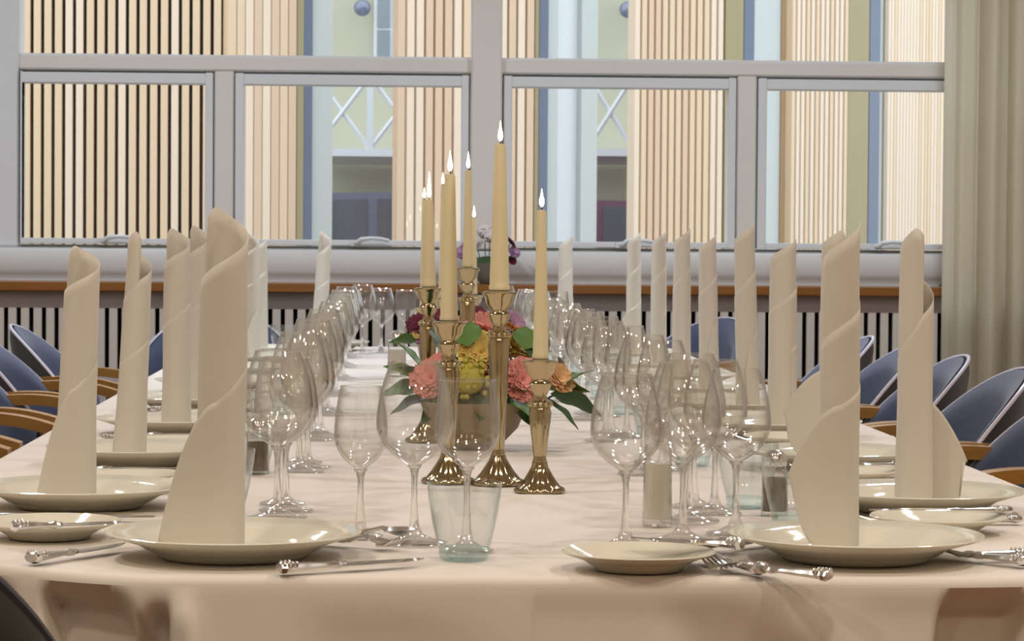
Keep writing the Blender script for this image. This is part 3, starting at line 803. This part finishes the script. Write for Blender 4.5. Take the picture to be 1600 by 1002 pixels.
stick(729, 655, 419, 'silver candlestick behind the flower arrangement, tallest of the middle group', 266, 235, .0200, 'lit taper candle in the tallest candlestick behind the flowers', .034)
stick(661, 596, 482, 'far silver candlestick at the left behind the first group', 312, 292, .0180, 'far lit candle overlapping the left taper', .03)
stick(690, 590, 468, 'far silver candlestick between the two left tapers', 290, 268, .0180, 'far lit candle between the two left tapers', .03)
stick(739, 588, 462, 'far silver candlestick right of the middle group', 342, 320, .0180, 'far lit candle just right of the middle taper', .03)
stick(776, 592, 470, 'far silver candlestick hidden behind the tallest candlestick', 332, 304, .0180, 'far lit candle peeping left of the tallest taper', .03)

# ================================================================== FLOWERS
def petal_flower(m, R, layers=5, kind='carnation'):
    mb = MB(); rnd = random.Random(int(R * 1e5) + layers)
    for L in range(layers):
        t = L / max(1, layers - 1); n = 7 + 2 * L
        tilt = lerp(1.35, .25, t) if kind != 'rose' else lerp(1.5, .6, t)
        for k in range(n):
            a = 2 * PI * (k + .5 * (L % 2)) / n + rnd.uniform(-.15, .15)
            ln = R * lerp(.45, 1, t) * rnd.uniform(.88, 1.08); wd = ln * lerp(.5, .34, t)
            tl = tilt + rnd.uniform(-.12, .12)
            def fn(u, v, a=a, ln=ln, wd=wd, tl=tl, ph=rnd.uniform(0, 6)):
                c = (v - .5) * 2
                s = ln * u; wv = wd * math.sin(min(1, u * 1.1 + .12) * PI * .62) * c
                rr = s * math.cos(tl * (1 - .35 * u)); zz = s * math.sin(tl * (1 - .35 * u)) + .12 * ln * c * c + (.06 * ln * math.sin(c * 9 + ph) * u if kind == 'carnation' else 0)
                return (rr * math.cos(a) - wv * math.sin(a), rr * math.sin(a) + wv * math.cos(a), zz)
            mb.grid(fn, 4, 6)
    return mb.mesh('flower', m, sharp=180)
def leaf_mesh(L, W, m, name='leaf'):
    def fn(u, v):
        c = (v - .5) * 2; w_ = W * math.sin(PI * min(1, u) ** .8) ** .9 + .0004
        return (L * u, w_ * c, -.25 * L * u * u + .18 * w_ * c * c + .02 * L * math.sin(u * 14) * abs(c))
    return MB().grid(fn, 10, 6).mesh(name, m, sharp=180)
FL = {k: petal_flower(M[k], .030, 6) for k in ('pink', 'yellow', 'peach', 'mauve', 'whitep', 'burg')}
FR = {k: petal_flower(M[k], .026, 5, 'rose') for k in ('peach', 'yellow', 'pink')}
LF = [leaf_mesh(.075, .033, M['leaf']), leaf_mesh(.085, .026, M['leafd']), leaf_mesh(.068, .034, M['leaf'])]
def berry_cluster(m):
    mb = MB(); rnd = random.Random(3)
    for i in range(46):
        a = rnd.uniform(0, 2 * PI); e = math.acos(rnd.uniform(.05, 1)); r = .026
        mb.ball((r * math.sin(e) * math.cos(a), r * math.sin(e) * math.sin(a), r * math.cos(e) * .8), .0034, 5)
    mb.ball((0, 0, .004), .019, 8)
    return mb.mesh('bud_cluster', m)
BUD = berry_cluster(M['bud']); BUDW = berry_cluster(M['whitep'])
def face(o, tilt, az):
    o.rotation_euler = (Matrix.Rotation(az, 3, 'Z') @ Matrix.Rotation(tilt, 3, 'Y')).to_euler()
def arrangement(x, y, label, spots, leaves, potR=.085, potH=.075, z=TZ, scale=1, potm='pot', rnd_seed=1, foliage=True):
    t = thing('flower_arrangement', label, 'flowers', (x, y, z + .0006))
    build(MB().lathe([(.0001, 0), (potR * .40, 0), (potR * .46, .004), (potR * .80, potH * .45), (potR, potH), (potR * .95, potH), (potR * .75, potH * .5), (potR * .4, .012), (.0001, .010)], 36), 'pot', M[potm], t, sharp=60)
    for (me, dx, dz, dy, s, tilt) in spots:
        o = obj('flower' if me not in (BUD, BUDW) else 'bud_cluster', me, t, (dx, dy, dz), scale=(s,) * 3); az = math.atan2(dy - .02, dx + 1e-4)
        face(o, tilt, az if tilt < 1.0 else math.atan2(-1, dx * 6))
    rnd = random.Random(rnd_seed)
    for (me, dx, dz, dy, az, pit, s) in leaves:
        o = obj('leaf', me, t, (dx, dy, dz), scale=(s,) * 3)
        o.rotation_euler = (Matrix.Rotation(math.radians(az), 3, 'Z') @ Matrix.Rotation(math.radians(-pit), 3, 'Y') @ Matrix.Rotation(rnd.uniform(-.5, .5), 3, 'X')).to_euler()
    # moss mound and stalks that carry the heads
    mo = MB()
    mo.grid(lambda u, v: (potR * .93 * v * math.cos(u * 2 * PI), potR * .93 * v * math.sin(u * 2 * PI), potH * .9 + potR * .5 * math.sqrt(max(0, 1 - v * v)) + .004 * math.sin(u * 60 + v * 30)), 40, 8)
    build(mo, 'moss_mound', M['leafd'], t, sharp=180)
    st = MB()
    for (me, dx, dz, dy, s, tilt) in spots: st.tube([(dx * .4, dy * .4, potH * .6), (dx * .8, dy * .8, (potH + dz) / 2), (dx, dy, dz)], .0018, 5)
    so = build(st, 'stalks', M['leafd'], t); so['kind'] = 'stuff'
ax_ = onZ(742, 706, TZ); AXX, AYY = ax_.x, ax_.y + .05
S = AYY / F
def fx(px): return onY(px, 560, AYY).x - AXX
def fz(py): return onY(742, py, AYY).z - TZ
sp = [(FL['pink'], fx(675), fz(592), -.045, 1.15, 1.1), (FL['pink'], fx(686), fz(572), -.02, 1.0, .7), (FL['yellow'], fx(750), fz(552), -.03, 1.25, 1.1), (FL['yellow'], fx(778), fz(545), .0, 1.1, .6),
      (FR['yellow'], fx(802), fz(548), -.01, 1.1, .9), (FL['pink'], fx(812), fz(592), -.05, 1.25, 1.25), (FL['pink'], fx(748), fz(520), .02, 1.0, .3), (FR['peach'], fx(868), fz(592), -.03, 1.1, 1.1),
      (FR['peach'], fx(893), fz(612), .01, .75, 1.0), (BUD, fx(730), fz(592), -.062, 1.45, 1.2), (FL['burg'], fx(765), fz(598), -.055, .8, 1.2), (BUD, fx(775), fz(608), -.05, .8, 1.3), (BUD, fx(700), fz(600), -.05, .9, 1.1), (FL['peach'], fx(800), fz(520), .03, .9, .5),
      (FL['burg'], fx(655), fz(588), .03, .7, .9), (FL['burg'], fx(770), fz(575), -.04, .8, 1.0)]
lv = []
rl = random.Random(5)
for (px, py, az, pit, s, k) in ((665, 610, 175, 5, 1.0, 0), (670, 600, 165, 35, .9, 2), (655, 575, 150, 55, .85, 0), (680, 620, 190, -10, .9, 1), (700, 625, 215, -25, .8, 1), (790, 612, -60, -15, .8, 2), (800, 618, -40, -20, .9, 0),
                               (815, 620, -75, -35, .7, 1), (850, 610, -5, 10, 1.0, 0), (860, 615, 10, -12, 1.05, 1), (855, 600, 20, 25, .9, 2), (845, 620, -20, -25, .9, 1), (720, 625, -100, -30, .75, 2),
                               (745, 618, -80, -20, .8, 1), (770, 618, -110, -25, .8, 0), (700, 560, 120, 55, .8, 1), (730, 540, 90, 60, .7, 0), (830, 560, 60, 55, .8, 1), (820, 545, 80, 60, .7, 2), (690, 590, 200, 15, .8, 1), (712, 608, 230, 10, .75, 0), (740, 614, 250, 5, .7, 1), (760, 612, 290, 8, .7, 2), (785, 606, 310, 12, .75, 0), (650, 590, 180, 30, .8, 2), (880, 600, 10, 40, .7, 0)):
    lv.append((LF[k], fx(px), fz(py), rl.uniform(-.05, .02), az, pit, s))
arrangement(AXX, AYY, 'low flower arrangement of pink, yellow and peach blooms in a stoneware bowl mid-table', sp, lv, .089, .078)
# second arrangement farther down the table
ax2 = onZ(700, 640, TZ); 
def fx2(px): return onY(px, 560, ax2.y).x - ax2.x
def fz2(py): return onY(742, py, ax2.y).z - TZ
sp2 = [(FL['burg'], fx2(652), fz2(508), -.02, .75, 1.1), (FR['yellow'], fx2(654), fz2(522), -.03, .5, 1.1), (FL['burg'], fx2(742), fz2(498), -.02, .9, 1.0), (FL['pink'], fx2(752), fz2(512), -.03, 1.1, 1.1),
       (FL['mauve'], fx2(800), fz2(508), .0, 1.0, 1.0), (FL['burg'], fx2(690), fz2(500), .0, .9, .8), (FL['peach'], fx2(715), fz2(512), -.02, .9, .9), (FL['mauve'], fx2(672), fz2(530), -.03, .9, 1.0)]
lv2 = [(LF[i % 3], fx2(655 + i * 14), fz2(535), 0, 180 - i * 18, 10, .8) for i in range(11)]
arrangement(ax2.x, ax2.y, 'flower arrangement of burgundy and mauve blooms behind the first arrangement', sp2, lv2, .08, .07, rnd_seed=2)
# pot plant on the ledge
pv = onY(761, 445, LY + .14)
def fx3(px): return onY(px, 400, pv.y).x - pv.x
def fz3(py): return onY(761, py, pv.y).z - zled
sp3 = [(BUDW, fx3(757), fz3(365), 0, 1.35, .3), (BUDW, fx3(765), fz3(372), -.02, 1.2, .5), (FL['mauve'], fx3(722), fz3(395), 0, .9, 1.0), (FL['mauve'], fx3(730), fz3(380), 0, .8, .8), (FL['whitep'], fx3(745), fz3(385), -.02, .9, .9),
       (FL['whitep'], fx3(775), fz3(385), -.02, .9, .9), (FL['burg'], fx3(797), fz3(380), 0, .8, .9), (FL['mauve'], fx3(803), fz3(395), 0, .8, 1.0), (FL['burg'], fx3(800), fz3(408), 0, .6, 1.0), (FL['mauve'], fx3(788), fz3(370), 0, .7, .8)]
lv3 = [(LF[i % 3], fx3(728 + i * 8), fz3(408), 0, 180 - i * 22, 30, .6) for i in range(9)]
arrangement(pv.x, pv.y, 'grey pot of white and mauve flowers standing on the oak window ledge', sp3, lv3, .058, .075, z=zled, potm='potgrey', rnd_seed=3)

# ================================================================== CHAIRS
def chair_parts(shellm, inm, pipm=None):
    def bk(t, zt, th):
        a = t * 1.42; y = .275 * math.sin(a) / math.sin(1.42)
        x0 = -.255 + .165 * (1 - math.cos(a)) / (1 - math.cos(1.42))
        top = .83 - .225 * abs(t) ** 2.1; bot = .44
        z = lerp(bot, top, zt)
        lean_ = -.06 * ((z - .44) / .39) ** 1.2 * math.cos(a)
        n = Vector((math.cos(a * 1.05), -math.sin(a * 1.05) * .9, 0)).normalized()
        # rounded at the rim: thickness thins toward the top
        k = th * (1 - .75 * max(0, (zt - .86) / .14) ** 2)
        return (x0 + lean_ + n.x * k, y + n.y * k, z)
    sh = MB().grid(lambda u, v: bk(2 * u - 1, v, -.012), 40, 14)
    sh.grid(lambda u, v: bk(1 - 2 * u, v, .004), 40, 14)
    rim = [bk(-1 + 2 * i / 48, 1, .0) for i in range(49)]
    inn = MB().grid(lambda u, v: bk(2 * u - 1, v, .034), 40, 14); inn.grid(lambda u, v: bk(1 - 2 * u, v, .004), 40, 14)
    def edge(u, v):
        p = bk(2 * u - 1, 1, .034 * (1 - v) + .004 * v); q_ = bk(2 * u - 1, 1, .004); return p
    shell = sh.mesh('back_shell', shellm, sharp=60); pad = inn.mesh('back_pad', inm, sharp=60)
    pip = MB().tube([(p[0] - .003, p[1], p[2] + .002) for p in rim], .0045, 6).mesh('piping', pipm or M['piping'])
    seat = MB().box(-.22, .22, -.235, .235, .40, .465, .02).mesh('seat', inm, True, 40)
    arms = []
    for s in (-1, 1):
        m_ = MB(); n = 14
        def af(i, w2, zz, s=s):
            t = i / n; x = lerp(-.22, .04, t); y = s * lerp(.243, .268, math.sin(t * PI * .6)) ; z = .692 + .008 * math.sin(t * PI) - .02 * t ** 3
            return (x, y + w2, z + zz)
        v = []
        for i in range(n + 1): v += [af(i, -.026, 0), af(i, .026, 0), af(i, .022, -.026), af(i, -.022, -.026)]
        f = [(i * 4 + k, i * 4 + (k + 1) % 4, i * 4 + 4 + (k + 1) % 4, i * 4 + 4 + k) for i in range(n) for k in range(4)] + [(3, 2, 1, 0), (n * 4, n * 4 + 1, n * 4 + 2, n * 4 + 3)]
        m_.add(v, f); arms.append(m_.mesh('armrest', M['oak'], True, 40))
    legs = [MB().tube([(sx * .19, sy * .2, .42), (sx * .22, sy * .23, .0)], [.018, .012], 10).mesh('leg', M['oak']) for sx in (-1, 1) for sy in (-1, 1)]
    posts = [MB().tube([(.02, s * .266, .665), (.04, s * .232, .42)], [.013, .014], 8).mesh('arm_post', M['oak']) for s in (-1, 1)]
    return shell, pad, pip, seat, arms, legs, posts
def make_chair(label, x, y, rz, shellm, inm, group, pipm=None, armed=True):
    shell, pad, pip, seat, arms, legs, posts = chair_parts(shellm, inm, pipm)
    t = thing('upholstered_armchair', label, 'chair', (x, y, 0), rz, group)
    obj('back_pad', pad, t); s_ = obj('back_shell', shell, t); obj('piping', pip, s_); obj('seat', seat, t)
    for a in (arms if armed else ()): obj('armrest', a, t)
    for a in legs: obj('leg', a, t)
    for a in (posts if armed else ()): obj('arm_post', a, t)
    return t
CG = 'blue upholstered armchairs around the table'
RC = [(3.70, 1.0), (4.30, 1.0), (4.90, .985), (5.50, .985), (6.10, .985), (6.70, .985), (7.27, .97)]
proto = make_chair('blue round-backed armchair, rightmost one half out of frame', .985, 4.90, PI, M['shell'], M['blue'], CG)
rl_ = ['blue armchair at the right frame edge, its back peak just left of the edge', 'blue armchair between the right frame edge chair and the near right side napkin, nearer one',
       'blue armchair partly hidden behind the rightmost napkin', 'blue armchair seen between the two nearest right napkins, farthest on the right row']
for (y, x), l in zip(((5.50, .985), (6.10, .985), (6.70, .985), (7.30, .98)), rl_): dup(proto, (x, y, 0), PI, l)
dup(proto, (.84, 8.86, 0), -PI * .83, 'blue armchair glimpsed between the napkins in the middle right of the picture')
ll_ = ['blue armchair farthest on the left row, standing against the grille', 'blue armchair second farthest on the left row', 'blue armchair third farthest on the left row, cut by the left frame edge',
       'arm of the fourth farthest armchair on the left row', 'nearest visible armrest chair on the left row']
for y, l in zip((7.85, 7.10, 6.45, 5.75, 5.05), ll_): dup(proto, (-.80, y, 0), 0, l)
dup(proto, (-.60, 8.88, 0), -PI / 2, 'blue armchair at the left seat of the far table end')
make_chair('dark green leather chair back in the bottom left corner', -.55, 2.27, PI / 2, M['shellg'], M['shellg'], None, M['gasket'], False).scale = (1.12,) * 3
